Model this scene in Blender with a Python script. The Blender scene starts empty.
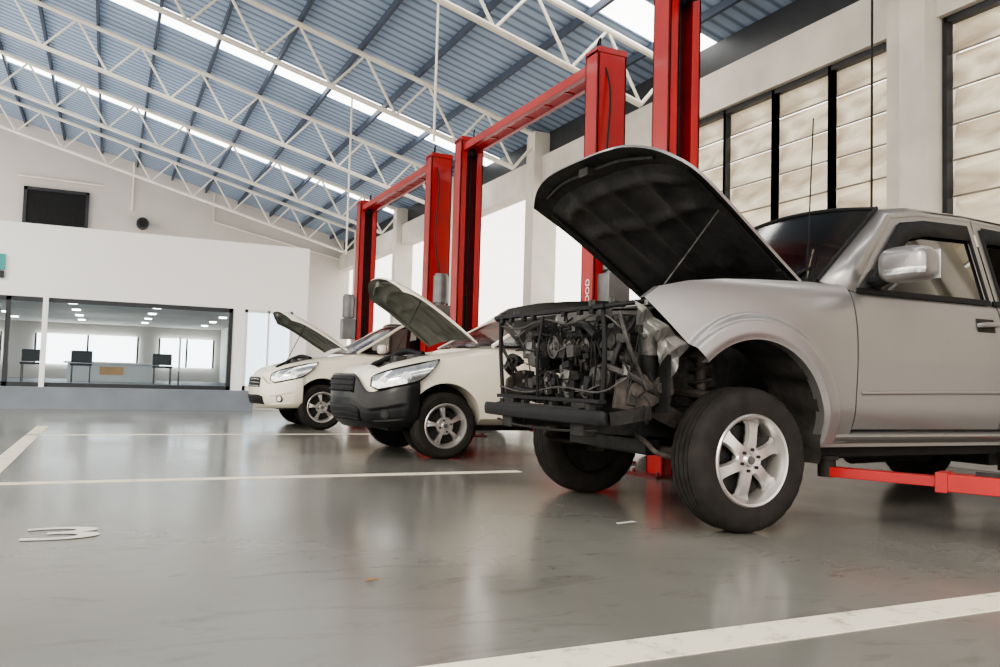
import bpy, bmesh, math, random
from mathutils import Vector, Matrix, noise
random.seed(7)
SC=bpy.context.scene
COL=SC.collection
PI=math.pi
# ------------------------------------------------------------------ materials
def mat(name,col,rough=.5,metal=0,var=.12,scale=6.,bump=0.,bscale=40.,coat=0.,rvar=0.,emit=0.,ecol=None,spec=.5):
    m=bpy.data.materials.new(name); m.use_nodes=True
    nt=m.node_tree; N=nt.nodes; L=nt.links
    b=N['Principled BSDF']
    tc=N.new('ShaderNodeTexCoord'); no=N.new('ShaderNodeTexNoise')
    no.inputs['Scale'].default_value=scale; no.inputs['Detail'].default_value=6
    L.new(tc.outputs['Object'],no.inputs['Vector'])
    cr=N.new('ShaderNodeValToRGB')
    cr.color_ramp.elements[0].position=.3; cr.color_ramp.elements[1].position=.7
    cr.color_ramp.elements[0].color=(*[max(0,c*(1-var)) for c in col],1)
    cr.color_ramp.elements[1].color=(*[min(1,c*(1+var)) for c in col],1)
    L.new(no.outputs['Fac'],cr.inputs['Fac']); L.new(cr.outputs['Color'],b.inputs['Base Color'])
    b.inputs['Roughness'].default_value=rough; b.inputs['Metallic'].default_value=metal
    b.inputs['Specular IOR Level'].default_value=spec
    b.inputs['Coat Weight'].default_value=coat; b.inputs['Coat Roughness'].default_value=.06
    if bump:
        n2=N.new('ShaderNodeTexNoise'); n2.inputs['Scale'].default_value=bscale; n2.inputs['Detail'].default_value=4
        L.new(tc.outputs['Object'],n2.inputs['Vector'])
        bp=N.new('ShaderNodeBump'); bp.inputs['Strength'].default_value=bump; bp.inputs['Distance'].default_value=.02
        L.new(n2.outputs['Fac'],bp.inputs['Height']); L.new(bp.outputs['Normal'],b.inputs['Normal'])
    if emit:
        b.inputs['Emission Color'].default_value=(*(ecol or col),1); b.inputs['Emission Strength'].default_value=emit
    return m
M={}
M['silver']=mat('silver_paint',(.28,.272,.27),.33,.65,.02,3,coat=.3)
M['silver_in']=mat('silver_inner',(.30,.295,.285),.42,.6,.3,9)
M['cream']=mat('cream_paint',(.74,.69,.57),.3,0,.02,3,coat=.5)
M['black']=mat('black_plastic',(.009,.009,.010),.6,0,.3,10,spec=.28)
M['bumperblack']=mat('bumper_black',(.009,.009,.010),.32,0,.2,10,coat=.1,spec=.3)
M['softblack']=mat('liner_black',(.012,.012,.012),.85,0,.4,7,bump=.3,bscale=60,spec=.25)
M['archliner']=mat('arch_liner',(.030,.028,.026),.7,0,.5,6,bump=.5,bscale=18,spec=.35)
M['hoodliner']=mat('hood_liner_dark',(.028,.027,.027),.5,.1,.5,5,bump=.3,bscale=30,spec=.4)
M['greyliner']=mat('hood_inner_grey',(.13,.135,.115),.5,.2,.35,5,bump=.2,bscale=14)
M['rubber']=mat('tyre_rubber',(.017,.015,.013),.8,0,.35,12,bump=.15,bscale=80,spec=.3)
M['alloy']=mat('alloy',(.50,.485,.465),.32,.75,.05,5)
M['steel']=mat('steel',(.17,.165,.155),.45,.75,.4,12)
M['dsteel']=mat('dark_steel',(.020,.019,.018),.55,.3,.5,14,bump=.2,spec=.4)
M['castal']=mat('cast_aluminium',(.07,.067,.063),.55,.5,.5,20,bump=.3)
M['rust']=mat('dusty_metal',(.06,.050,.043),.7,.3,.6,14,bump=.3)
M['red']=mat('red_paint',(.35,.010,.010),.4,0,.12,4,coat=.15)
M['redd']=mat('red_dark',(.12,.004,.005),.5,0,.2,4)
M['wall']=mat('wall_paint',(.62,.575,.53),.8,0,.05,.6)
M['wallw']=mat('office_white',(.94,.93,.92),.7,0,.02,.6)
M['conc']=mat('concrete_light',(.62,.58,.52),.8,0,.12,1.6,bump=.1)
M['step']=mat('step_concrete',(.20,.225,.26),.5,0,.15,1.5)
M['truss']=mat('truss_white',(.82,.77,.67),.5,0,.08,3)
M['purlin']=mat('purlin_dark',(.055,.075,.115),.6,0,.15,3)
M['dark']=mat('dark_frame',(.022,.025,.03),.45,0,.2,4)
M['white']=mat('white_gloss',(.8,.8,.78),.4,0,.03,4)
M['greymotor']=mat('grey_motor',(.16,.16,.16),.45,.4,.2,6)
M['blackhose']=mat('hose_black',(.010,.010,.010),.5,0,.2,20,spec=.3)
M['amber']=mat('amber_panel',(.75,.42,.18),.4)
M['lamp']=mat('lamp_emit',(1,1,1),.5,emit=14,ecol=(1,.95,.85))
M['sky']=mat('skylight_sheet',(.9,.93,1),.5,emit=5,ecol=(1,.99,.95))
M['doorglow']=mat('glowing_door_glass',(.7,.82,.9),.3,emit=1.5,ecol=(.76,.89,1))  # door pane glows by emission, in place of daylight behind it
M['leaf']=mat('leaf_brown',(.25,.13,.05),.8)
M['teal']=mat('teal_sign',(.05,.32,.32),.5)
M['seam']=mat('louver_seam',(.22,.195,.155),.7,0,.3,5)
M['numpaint']=mat('number_paint',(.68,.65,.56),.5,0,.12,9)
M['chrome']=mat('headlamp_reflector',(.75,.76,.76),.15,.8,.25,22)
def paintmat():
    m=mat('worn_line_paint',(.66,.64,.56),.5,0,.1,5)
    nt=m.node_tree;N=nt.nodes;L=nt.links;b=N['Principled BSDF']
    no=N.new('ShaderNodeTexNoise'); no.inputs['Scale'].default_value=7; no.inputs['Detail'].default_value=12; no.inputs['Roughness'].default_value=.75
    tc=N.new('ShaderNodeTexCoord'); L.new(tc.outputs['Object'],no.inputs['Vector'])
    cr=N.new('ShaderNodeValToRGB'); cr.color_ramp.elements[0].position=.34; cr.color_ramp.elements[1].position=.46
    cr.color_ramp.elements[0].color=(.36,.33,.26,1); cr.color_ramp.elements[1].color=(.76,.70,.56,1)
    L.new(no.outputs['Fac'],cr.inputs['Fac']); L.new(cr.outputs['Color'],b.inputs['Base Color'])
    return m
M['line']=paintmat()
def glassmat(name,tint,base=.35,rough=.03,gc=(.9,.95,1)):
    m=bpy.data.materials.new(name); m.use_nodes=True
    nt=m.node_tree;N=nt.nodes;L=nt.links
    for n in list(N): N.remove(n)
    o=N.new('ShaderNodeOutputMaterial'); mx=N.new('ShaderNodeMixShader'); tr=N.new('ShaderNodeBsdfTransparent'); gl=N.new('ShaderNodeBsdfGlossy')
    tr.inputs['Color'].default_value=(*tint,1); gl.inputs['Roughness'].default_value=rough; gl.inputs['Color'].default_value=(*gc,1)
    fr=N.new('ShaderNodeLayerWeight'); fr.inputs['Blend'].default_value=base
    L.new(fr.outputs['Fresnel'],mx.inputs[0]); L.new(tr.outputs[0],mx.inputs[1]); L.new(gl.outputs[0],mx.inputs[2]); L.new(mx.outputs[0],o.inputs['Surface'])
    return m
M['glass']=glassmat('car_glass_tinted',(.03,.03,.03),.16,.04,(.32,.32,.31))
M['wsglass']=glassmat('windshield_glass',(.28,.28,.27),.42,.16,(.85,.85,.85))
M['winglass']=glassmat('office_glass',(.80,.85,.88),.14)
M['lens']=mat('headlamp_lens',(.55,.57,.58),.12,.3,.4,18,coat=.8)
def louvermat():
    m=bpy.data.materials.new('louver_translucent'); m.use_nodes=True
    nt=m.node_tree;N=nt.nodes;L=nt.links
    for n in list(N): N.remove(n)
    o=N.new('ShaderNodeOutputMaterial'); mx=N.new('ShaderNodeMixShader'); d=N.new('ShaderNodeBsdfDiffuse'); t=N.new('ShaderNodeBsdfTranslucent')
    tc=N.new('ShaderNodeTexCoord'); no=N.new('ShaderNodeTexNoise'); no.inputs['Scale'].default_value=1.8; no.inputs['Detail'].default_value=4; no.inputs['Distortion'].default_value=.8
    mp=N.new('ShaderNodeMapping'); mp.inputs['Scale'].default_value=(1,.7,2.2); L.new(tc.outputs['Object'],mp.inputs[0])
    L.new(mp.outputs[0],no.inputs['Vector'])
    cr=N.new('ShaderNodeValToRGB'); cr.color_ramp.elements[0].color=(.60,.54,.45,1); cr.color_ramp.elements[1].color=(.90,.86,.77,1)
    cr.color_ramp.elements[0].position=.3; cr.color_ramp.elements[1].position=.62
    L.new(no.outputs['Fac'],cr.inputs['Fac']); L.new(cr.outputs[0],d.inputs['Color']); L.new(cr.outputs[0],t.inputs['Color'])
    bp=N.new('ShaderNodeBump'); bp.inputs['Strength'].default_value=.7; bp.inputs['Distance'].default_value=.08
    L.new(no.outputs['Fac'],bp.inputs['Height']); L.new(bp.outputs[0],d.inputs['Normal']); L.new(bp.outputs[0],t.inputs['Normal'])
    mx.inputs[0].default_value=.55
    L.new(d.outputs[0],mx.inputs[1]); L.new(t.outputs[0],mx.inputs[2]); L.new(mx.outputs[0],o.inputs['Surface'])
    return m
M['louver']=louvermat()
def floormat():
    m=mat('epoxy_floor',(.25,.25,.235),.24,0,.1,.5)
    nt=m.node_tree;N=nt.nodes;L=nt.links;b=N['Principled BSDF']
    tc=N.new('ShaderNodeTexCoord')
    mp=N.new('ShaderNodeMapping'); mp.inputs['Scale'].default_value=(1,.45,1); L.new(tc.outputs['Object'],mp.inputs['Vector'])
    a=N.new('ShaderNodeTexNoise'); a.inputs['Scale'].default_value=.9; a.inputs['Detail'].default_value=4; a.inputs['Roughness'].default_value=.5
    L.new(mp.outputs[0],a.inputs['Vector'])
    c1=N.new('ShaderNodeValToRGB'); e=c1.color_ramp.elements
    e[0].position=.3; e[0].color=(.150,.147,.130,1); e[1].position=.7; e[1].color=(.208,.203,.182,1)
    L.new(a.outputs['Fac'],c1.inputs['Fac'])
    sc=N.new('ShaderNodeTexNoise'); sc.inputs['Scale'].default_value=6; sc.inputs['Detail'].default_value=8; sc.inputs['Roughness'].default_value=.7; sc.inputs['Distortion'].default_value=1.2
    mp2=N.new('ShaderNodeMapping'); mp2.inputs['Scale'].default_value=(.35,1,1); mp2.inputs['Rotation'].default_value=(0,0,.5)
    L.new(tc.outputs['Object'],mp2.inputs[0]); L.new(mp2.outputs[0],sc.inputs['Vector'])
    sr=N.new('ShaderNodeValToRGB'); sr.color_ramp.elements[0].position=.30; sr.color_ramp.elements[0].color=(.76,.75,.73,1); sr.color_ramp.elements[1].position=.46; sr.color_ramp.elements[1].color=(1,1,1,1)
    L.new(sc.outputs['Fac'],sr.inputs['Fac'])
    mu=N.new('ShaderNodeMixRGB'); mu.blend_type='MULTIPLY'; mu.inputs[0].default_value=1
    L.new(c1.outputs['Color'],mu.inputs[1]); L.new(sr.outputs['Color'],mu.inputs[2]); L.new(mu.outputs[0],b.inputs['Base Color'])
    r=N.new('ShaderNodeMapRange'); r.inputs['From Min'].default_value=.3; r.inputs['From Max'].default_value=.7
    r.inputs['To Min'].default_value=.15; r.inputs['To Max'].default_value=.25
    L.new(a.outputs['Fac'],r.inputs['Value']); L.new(r.outputs[0],b.inputs['Roughness'])
    s=N.new('ShaderNodeTexNoise'); s.inputs['Scale'].default_value=2.5; s.inputs['Detail'].default_value=2
    L.new(tc.outputs['Object'],s.inputs['Vector'])
    bp=N.new('ShaderNodeBump'); bp.inputs['Strength'].default_value=.07; bp.inputs['Distance'].default_value=.02
    L.new(s.outputs['Fac'],bp.inputs['Height']); L.new(bp.outputs[0],b.inputs['Normal'])
    return m
M['floor']=floormat()
def roofmat():
    m=mat('blue_corrugated_sheet',(.30,.37,.47),.55,.1,.1,.6)
    nt=m.node_tree;N=nt.nodes;L=nt.links;b=N['Principled BSDF']
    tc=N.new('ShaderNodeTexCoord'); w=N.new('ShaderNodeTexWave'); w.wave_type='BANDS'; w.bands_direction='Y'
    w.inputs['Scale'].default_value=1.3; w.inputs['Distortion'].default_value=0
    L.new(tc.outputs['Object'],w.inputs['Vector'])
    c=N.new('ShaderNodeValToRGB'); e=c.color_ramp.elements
    e[0].position=.05; e[0].color=(.17,.235,.34,1); e[1].position=.45; e[1].color=(.38,.49,.65,1)  # groove shade of the corrugation painted as darker bands on a flat sheet
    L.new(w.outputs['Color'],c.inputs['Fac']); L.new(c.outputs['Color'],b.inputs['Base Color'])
    bp=N.new('ShaderNodeBump'); bp.inputs['Strength'].default_value=.8; bp.inputs['Distance'].default_value=.04
    L.new(w.outputs['Color'],bp.inputs['Height']); L.new(bp.outputs[0],b.inputs['Normal'])
    return m
M['roof']=roofmat()

# ------------------------------------------------------------------ mesh builder
def catmull(P,k=6):
    P=[Vector(p) for p in P]
    if len(P)<3: return P
    Q=[P[0]*2-P[1]]+P+[P[-1]*2-P[-2]]
    out=[]
    for i in range(1,len(Q)-2):
        for j in range(k):
            t=j/k; a,b,c,d=Q[i-1],Q[i],Q[i+1],Q[i+2]
            out.append(.5*((2*b)+(c-a)*t+(2*a-5*b+4*c-d)*t*t+(-a+3*b-3*c+d)*t**3))
    out.append(P[-1]); return out
class MB:
    def __init__(s): s.v=[];s.f=[];s.m=[]
    def add(s,vs,fs,mi=0):
        o=len(s.v); s.v+= [tuple(v) for v in vs]; s.f+=[tuple(o+i for i in f) for f in fs]; s.m+=[mi]*len(fs); return s
    def box(s,c,d,rot=None,mi=0):
        vs=[Vector((x*d[0]/2,y*d[1]/2,z*d[2]/2)) for x in(-1,1) for y in(-1,1) for z in(-1,1)]
        if rot:
            R=Matrix.Rotation(rot[2],3,'Z')@Matrix.Rotation(rot[1],3,'Y')@Matrix.Rotation(rot[0],3,'X'); vs=[R@v for v in vs]
        vs=[v+Vector(c) for v in vs]
        return s.add(vs,[(0,1,3,2),(4,6,7,5),(0,4,5,1),(2,3,7,6),(0,2,6,4),(1,5,7,3)],mi)
    def bb(s,a,b,mi=0):
        return s.box([(a[i]+b[i])/2 for i in range(3)],[abs(b[i]-a[i]) for i in range(3)],None,mi)
    def cyl(s,p1,p2,r,r2=None,n=16,mi=0,cap=True):
        p1=Vector(p1);p2=Vector(p2); r2=r if r2 is None else r2
        d=(p2-p1).normalized(); a=d.orthogonal().normalized(); b=d.cross(a)
        vs=[];
        for p,rr in((p1,r),(p2,r2)):
            for i in range(n):
                t=2*PI*i/n; vs.append(p+(a*math.cos(t)+b*math.sin(t))*rr)
        fs=[(i,(i+1)%n,n+(i+1)%n,n+i) for i in range(n)]
        if cap: fs+=[tuple(range(n-1,-1,-1)),tuple(range(n,2*n))]
        return s.add(vs,fs,mi)
    def bar(s,p1,p2,w,h,mi=0):
        p1=Vector(p1);p2=Vector(p2); d=(p2-p1).normalized()
        up=Vector((0,0,1)) if abs(d.z)<.95 else Vector((1,0,0))
        a=d.cross(up).normalized(); b=a.cross(d)
        vs=[p+a*x*w/2+b*y*h/2 for p in(p1,p2) for x,y in((-1,-1),(1,-1),(1,1),(-1,1))]
        return s.add(vs,[(0,1,2,3),(7,6,5,4),(0,4,5,1),(1,5,6,2),(2,6,7,3),(3,7,4,0)],mi)
    def tube(s,P,r,n=8,k=5,mi=0,smooth=True,closed=False):
        if smooth: P=catmull(P,k)
        else: P=[Vector(p) for p in P]
        rings=[]; prev=None; vs=[]
        for i,p in enumerate(P):
            d=(P[min(i+1,len(P)-1)]-P[max(i-1,0)])
            d=d.normalized() if d.length>1e-6 else Vector((0,0,1))
            if prev is None: a=d.orthogonal().normalized()
            else:
                a=prev-d*prev.dot(d); a=a.normalized() if a.length>1e-5 else d.orthogonal().normalized()
            prev=a; b=d.cross(a)
            for j in range(n):
                t=2*PI*j/n; vs.append(p+(a*math.cos(t)+b*math.sin(t))*r)
        fs=[]
        for i in range(len(P)-1):
            for j in range(n): fs.append((i*n+j,i*n+(j+1)%n,(i+1)*n+(j+1)%n,(i+1)*n+j))
        fs+=[tuple(range(n-1,-1,-1)),tuple(range((len(P)-1)*n,len(P)*n))]
        return s.add(vs,fs,mi)
    def lathe(s,prof,c=(0,0,0),n=48,mi=0,mod=None,closed=False):
        k=len(prof); vs=[]
        for i in range(n):
            t=2*PI*i/n
            for j,(r,y) in enumerate(prof):
                rr=r if mod is None else mod(i,j,r)
                vs.append((c[0]+rr*math.cos(t),c[1]+y,c[2]+rr*math.sin(t)))
        fs=[]
        for i in range(n):
            q=(i+1)%n
            for j in range(k-1): fs.append((i*k+j,i*k+j+1,q*k+j+1,q*k+j))
            if closed: fs.append((i*k+k-1,i*k,q*k,q*k+k-1))
        return s.add(vs,fs,mi)
    def grid(s,fn,nu,nv,mi=0):
        vs=[fn(i/nu,j/nv) for i in range(nu+1) for j in range(nv+1)]
        fs=[(i*(nv+1)+j,(i+1)*(nv+1)+j,(i+1)*(nv+1)+j+1,i*(nv+1)+j+1) for i in range(nu) for j in range(nv)]
        return s.add(vs,fs,mi)
    def prism(s,poly,y0,y1,mi=0):
        n=len(poly); vs=[(x,y0,z) for x,z in poly]+[(x,y1,z) for x,z in poly]
        return s.add(vs,[tuple(range(n)),tuple(range(2*n-1,n-1,-1))]+[(i,(i+1)%n,n+(i+1)%n,n+i) for i in range(n)],mi)
    def obj(s,name,mats,parent=None,smooth=True,solid=0,bevel=0,ang=35,loc=None,off=0,sub=0):
        me=bpy.data.meshes.new(name); me.from_pydata(s.v,[],s.f)
        if not isinstance(mats,(list,tuple)): mats=[mats]
        for m in mats: me.materials.append(m)
        me.polygons.foreach_set('material_index',s.m)
        bm=bmesh.new(); bm.from_mesh(me); bmesh.ops.remove_doubles(bm,verts=bm.verts,dist=1e-5) if solid else None
        bmesh.ops.recalc_face_normals(bm,faces=bm.faces); bm.to_mesh(me); bm.free()
        if smooth:
            me.polygons.foreach_set('use_smooth',[True]*len(me.polygons)); me.set_sharp_from_angle(angle=math.radians(ang))
        o=bpy.data.objects.new(name,me); COL.objects.link(o)
        if parent: o.parent=parent
        if loc: o.location=loc
        if solid:
            md=o.modifiers.new('s','SOLIDIFY'); md.thickness=solid; md.offset=off
        if sub:
            md=o.modifiers.new('u','SUBSURF'); md.levels=sub; md.render_levels=sub
        if bevel:
            md=o.modifiers.new('b','BEVEL'); md.width=bevel; md.segments=2; md.limit_method='ANGLE'
        return o
def empty(name,loc,label=None,cat=None,group=None,parent=None):
    o=bpy.data.objects.new(name,None); COL.objects.link(o); o.location=loc; o.empty_display_size=.2
    if parent: o.parent=parent
    if label: tag(o,label,cat,group)
    return o
def tag(o,label,cat,group=None):
    o['label']=label; o['category']=cat
    if group: o['group']=group
    return o
def struct(o):
    o['kind']='structure'; return o
def interp(T,x):
    if x<=T[0][0]: return T[0][1:] if len(T[0])>2 else T[0][1]
    for a,b in zip(T,T[1:]):
        if x<=b[0]:
            t=(x-a[0])/(b[0]-a[0])
            r=[p+(q-p)*t for p,q in zip(a[1:],b[1:])]
            return r if len(r)>1 else r[0]
    return T[-1][1:] if len(T[-1])>2 else T[-1][1]
def superell(c,rx,ry,rz,k=1.,e=.6):
    def f(u,v):
        th=2*PI*u; ph=PI*(v-.5); cp=abs(math.cos(ph))**.55
        sx=cp*math.copysign(abs(math.cos(th))**e,math.cos(th)); sy=cp*math.copysign(abs(math.sin(th))**e,math.sin(th))
        sz=math.copysign(abs(math.sin(ph))**.6,math.sin(ph))
        return c+Vector((sx*rx,sy*ry,sz*rz))*k
    return f
def apply_mods(o):
    dg=bpy.context.evaluated_depsgraph_get(); dg.update()
    me=bpy.data.meshes.new_from_object(o.evaluated_get(dg)); o.modifiers.clear(); o.data=me
def boolcut(o,cutters):
    for c in cutters:
        md=o.modifiers.new('c','BOOLEAN'); md.operation='DIFFERENCE'; md.object=c; md.solver='EXACT'
    apply_mods(o)
    for c in cutters: bpy.data.objects.remove(c,do_unlink=True)
def textmesh(name,body,size,offset,material):
    fc=bpy.data.curves.new('n','FONT'); fc.body=body; fc.size=size; fc.align_x='CENTER'; fc.align_y='CENTER'; fc.offset=offset
    to=bpy.data.objects.new('t',fc); COL.objects.link(to)
    dg=bpy.context.evaluated_depsgraph_get(); dg.update()
    me=bpy.data.meshes.new_from_object(to.evaluated_get(dg)); bpy.data.objects.remove(to,do_unlink=True)
    me.materials.clear(); me.materials.append(material)
    o=bpy.data.objects.new(name,me); COL.objects.link(o); return o

# ------------------------------------------------------------------ room
RZ=lambda x: 6.0+(8-x)*.268
XR=8.0; YG=31.5; XL=-13; YB=-4
struct(MB().bb((XL,YB,-.2),(XR+.3,YG,0)).obj('floor',M['floor'],smooth=False))
g=MB().bb((-60,-60,-.3),(60,70,-.21)).obj('floor_yard',M['conc'],smooth=False); struct(g)
strips=[(2.2,3.0),(9.8,10.6),(17.5,18.35),(24.6,25.4)]
rf=MB(); ya=YB
for a,b in strips+[(YG,YG)]:
    rf.add([(XL,ya,RZ(XL)),(XR+.6,ya,RZ(XR+.6)),(XR+.6,a,RZ(XR+.6)),(XL,a,RZ(XL)),
            (XL,ya,RZ(XL)+.05),(XR+.6,ya,RZ(XR+.6)+.05),(XR+.6,a,RZ(XR+.6)+.05),(XL,a,RZ(XL)+.05)],
           [(0,1,2,3),(7,6,5,4),(0,4,5,1),(1,5,6,2),(2,6,7,3),(3,7,4,0)]); ya=b
struct(rf.obj('ceiling',M['roof'],smooth=False))
for i,(a,b) in enumerate(strips):
    w=MB().add([(XL,a,RZ(XL)+.02),(XR+.6,a,RZ(XR+.6)+.02),(XR+.6,b,RZ(XR+.6)+.02),(XL,b,RZ(XL)+.02)],[(0,1,2,3)]).obj('window_%d'%(i+1),M['sky'],smooth=False)
    struct(w)
k=0; x=XR-.5
while x>XL:
    k+=1
    o=MB().bar((x,YB,RZ(x)-.08),(x,YG,RZ(x)-.08),.06,.12).obj('trim_%d'%k,M['purlin'],smooth=False); struct(o); x-=1.15
def truss(y):
    m=MB(); top=lambda x:RZ(x)-.2; bot=lambda x:RZ(x)-1.08
    x0,x1=XL,XR-.1
    m.tube([(x0,y,top(x0)),(x1,y,top(x1))],.052,smooth=False); m.tube([(x0,y,bot(x0)),(x1-.6,y,bot(x1-.6))],.052,smooth=False)
    m.tube([(x1,y,top(x1)),(x1-.6,y,bot(x1-.6))],.032,smooth=False)
    n=16; dx=(x1-.6-x0)/n
    for i in range(n):
        a=x0+i*dx; b=a+dx
        m.tube([(a,y,bot(a)),(a+dx/2,y,top(a+dx/2))],.026,smooth=False,n=6); m.tube([(a+dx/2,y,top(a+dx/2)),(b,y,bot(b))],.026,smooth=False,n=6)
    o=m.obj('roof_truss',M['truss'])
    tag(o,'white painted steel lattice truss under the sheet roof','roof truss','roof trusses')
colY=[1.6,6.1,10.6,15.1,19.6,24.1,28.6]
for y in colY: truss(y)
m=MB()
pts=[(XL,0),(XR+.3,0),(XR+.3,RZ(XR+.3)),(XL,RZ(XL))]
m.prism(pts,YG,YG+.2); struct(m.obj('wall_north',M['wall'],smooth=False))
struct(MB().bb((XR-.12,YB,4.8),(XR+.25,YG,5.4)).obj('wall_east_beam',M['conc'],smooth=False))
struct(MB().bb((XR+.05,YB,5.4),(XR+.2,YG,5.93)).obj('wall_east_upper',M['dark'],smooth=False))
for i,y in enumerate(colY):
    m=MB().bb((XR-.3,y-.16,0),(XR+.25,y+.16,5.9)); m.bb((XR-.2,y+.22,0),(XR,y+.4,5.9))
    struct(m.obj('wall_east_column_%d'%i,M['conc'],smooth=False))
struct(MB().bb((XR,YB,0),(XR+.2,10.6,.9)).obj('wall_east_lower',M['wall'],smooth=False))
struct(MB().bb((XR,10.6,0),(XR+.2,YG,.5)).obj('wall_east_lower_far',M['wall'],smooth=False))
nwin=10
for (ya,yb) in ((-2.9,1.4),(1.8,5.9),(6.5,10.4)):
    for q in range(4):
        y0=ya+(yb-ya)*q/4; y1=ya+(yb-ya)*(q+1)/4
        e=empty('window_%d'%nwin,(XR,y0,.9)); struct(e); nwin+=1
        fr=MB(); H=3.9; W=y1-y0
        for yy in (.0,W): fr.bb((-.04,yy-.025,0),(.06,yy+.025,H))
        fr.bb((-.04,0,0),(.06,W,.07)); fr.bb((-.04,0,H-.07),(.06,W,H))
        fr.obj('frame',M['dark'],e,smooth=False)
        sl=MB(); n=10; p=H/n
        for i in range(n):
            z=i*p
            sl.add([(.05,.0,z),(.05,W,z),(.15,W,z+p*1.06),(.15,.0,z+p*1.06),(.058,.0,z),(.058,W,z),(.158,W,z+p*1.06),(.158,.0,z+p*1.06)],
                   [(0,1,2,3),(7,6,5,4),(0,4,5,1),(1,5,6,2),(2,6,7,3),(3,7,4,0)])
            sl.bb((.043,.0,z-.008),(.052,W,z+.012),1)
        sl.obj('louver_slats',[M['louver'],M['seam']],e,smooth=False)

# ------------------------------------------------------------------ office
YO=18.0
m=MB(); m.bb((-9,YO,2.1),(3.85,YO+.2,3.5)); m.bb((3.55,YO,0),(3.85,YO+.2,2.1)); m.bb((2.3,YO,0),(2.55,YO+.2,2.1)); m.bb((3.65,YO+.2,0),(3.85,YG-.01,3.5))
m.bb((-9,YO+.2,3.35),(3.65,YG-.01,3.5))
struct(m.obj('wall_office',M['wallw'],smooth=False))
struct(MB().bb((-9,YO-.55,0),(2.7,YO+.2,.4)).bb((-9,YO+.2,0),(3.6,YG-.02,.41)).obj('floor_office',M['step'],smooth=False))
struct(MB().bb((-9,YO+.2,2.28),(3.6,YG-.02,2.36)).obj('ceiling_office',M['conc'],smooth=False))
e=empty('window_30',(0,YO,.4)); struct(e)
m=MB(); m.bb((-9,-.02,0),(2.3,.12,.08)); m.bb((-9,-.02,1.62),(2.3,.12,1.7))
for x in (-1.75,-4,-6,2.26): m.bb((x-.03,-.02,0),(x+.05,.12,1.7))
m.obj('frame',M['dark'],e,smooth=False)
MB().bb((-9,.04,.08),(2.3,.06,1.62)).obj('pane',M['winglass'],e,smooth=False)
struct(MB().bb((-1.17,YO-.1,.4),(-1.08,YO+.02,2.1)).obj('wall_office_post',M['wallw'],smooth=False))
e=empty('door_1',(2.55,YO,0)); struct(e)
m=MB()
for a,b in (((0,0,0),(.06,.1,2.1)),((.94,0,0),(1,.1,2.1)),((0,0,2.04),(1,.1,2.1)),((0,0,0),(1,.1,.5)),((.47,0,.5),(.51,.1,2.1))): m.bb(a,b)
m.obj('frame',M['white'],e,smooth=False); MB().bb((.06,.04,.5),(.94,.06,2.04)).obj('pane',M['doorglow'],e,smooth=False)
for i,(a,b) in enumerate(((-6,-3.2),(-2.2,.9),(1.6,3.4))):
    e=empty('window_%d'%(40+i),(a,YG-.1,.9)); struct(e)
    MB().bb((0,0,0),(b-a,.04,1.0)).obj('bright_pane',M['sky'],e,smooth=False)
    m=MB()
    for q in range(3): x=(b-a)*q/2; m.bb((x-.03,-.04,0),(x+.03,0,1.0))
    m.obj('frame',M['dark'],e,smooth=False)
for ix in range(5):
    for iy in range(4):
        o=MB().cyl((-4.4+ix*1.8,21.5+iy*2.4,2.282),(-4.4+ix*1.8,21.5+iy*2.4,2.25),.10,n=12).obj('ceiling_lamp',M['lamp'])
        tag(o,'small round recessed ceiling light','lamp','office ceiling lights')
for x,y in ((-3,21),(1,21),(-1,26)):
    l=bpy.data.lights.new('office_light','AREA'); l.energy=50; l.size=2; l.color=(1,.96,.9); lo=bpy.data.objects.new('office_light',l); COL.objects.link(lo); lo.location=(x,y,2.24)
e=empty('reception_counter',(.1,26,.41),'pale reception counter with a warm orange front','counter')
MB().bb((-1.1,-.4,0),(1.1,.4,.5)).obj('body',M['white'],e,smooth=False,bevel=.01); MB().bb((-.3,-.43,.2),(.3,-.401,.42)).obj('front_panel',M['amber'],e,smooth=False)
MB().bb((-1.2,-.5,.5),(1.2,.45,.55)).obj('top',M['wallw'],e,smooth=False)
for x,y in ((-2.6,22.5),(-1.7,23.4),(-.6,23.0),(1.3,23.6)):
    e=empty('office_chair',(x,y,.41),'dark waiting-room chair with thin metal legs','chair','office chairs')
    MB().bb((-.24,-.24,.42),(.24,.24,.48)).obj('seat',M['dark'],e,bevel=.015,smooth=False); MB().bb((-.24,.2,.5),(.24,.25,.80)).obj('backrest',M['dark'],e,bevel=.02,smooth=False)
    for a in(-.2,.2):
        for b in(-.2,.2): MB().cyl((a,b,0),(a,b,.42),.014,n=8).obj('leg',M['steel'],e)
e=empty('display_stand',(1.45,20,.41),'white standing display banner with a small round base','stand')
MB().bar((0,0,.35),(0,0,1.15),.34,.02).obj('board',M['wallw'],e,smooth=False)
MB().cyl((0,0.03,0),(0,0.03,.9),.015).cyl((0,0.03,0),(0,.03,.03),.16).obj('pole',M['steel'],e)
e=empty('wall_screen',(-1.65,YG-.06,6.1),'dark rectangular window panel on the white gable wall','panel')
MB().bb((-1.1,-.04,-.6),(.75,.05,.6)).obj('glass',M['black'],e,smooth=False)
m=MB()
for a,b in (((-1.15,-.08,.55),(.8,.05,.65)),((-1.15,-.08,-.65),(.8,.05,-.55)),((-1.15,-.08,-.65),(-1.05,.05,.65)),((.7,-.08,-.65),(.8,.05,.65))): m.bb(a,b)
m.obj('frame',M['dark'],e,smooth=False)
e=empty('wall_fan',(.85,YG-.1,5.85),'small round dark wall fitting under the roof','fan')
MB().cyl((0,-.3,0),(0,0,0),.2,n=20).obj('housing',M['dark'],e); MB().cyl((0,-.33,0),(0,-.3,0),.13,n=20).obj('grille',M['dsteel'],e)
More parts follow.
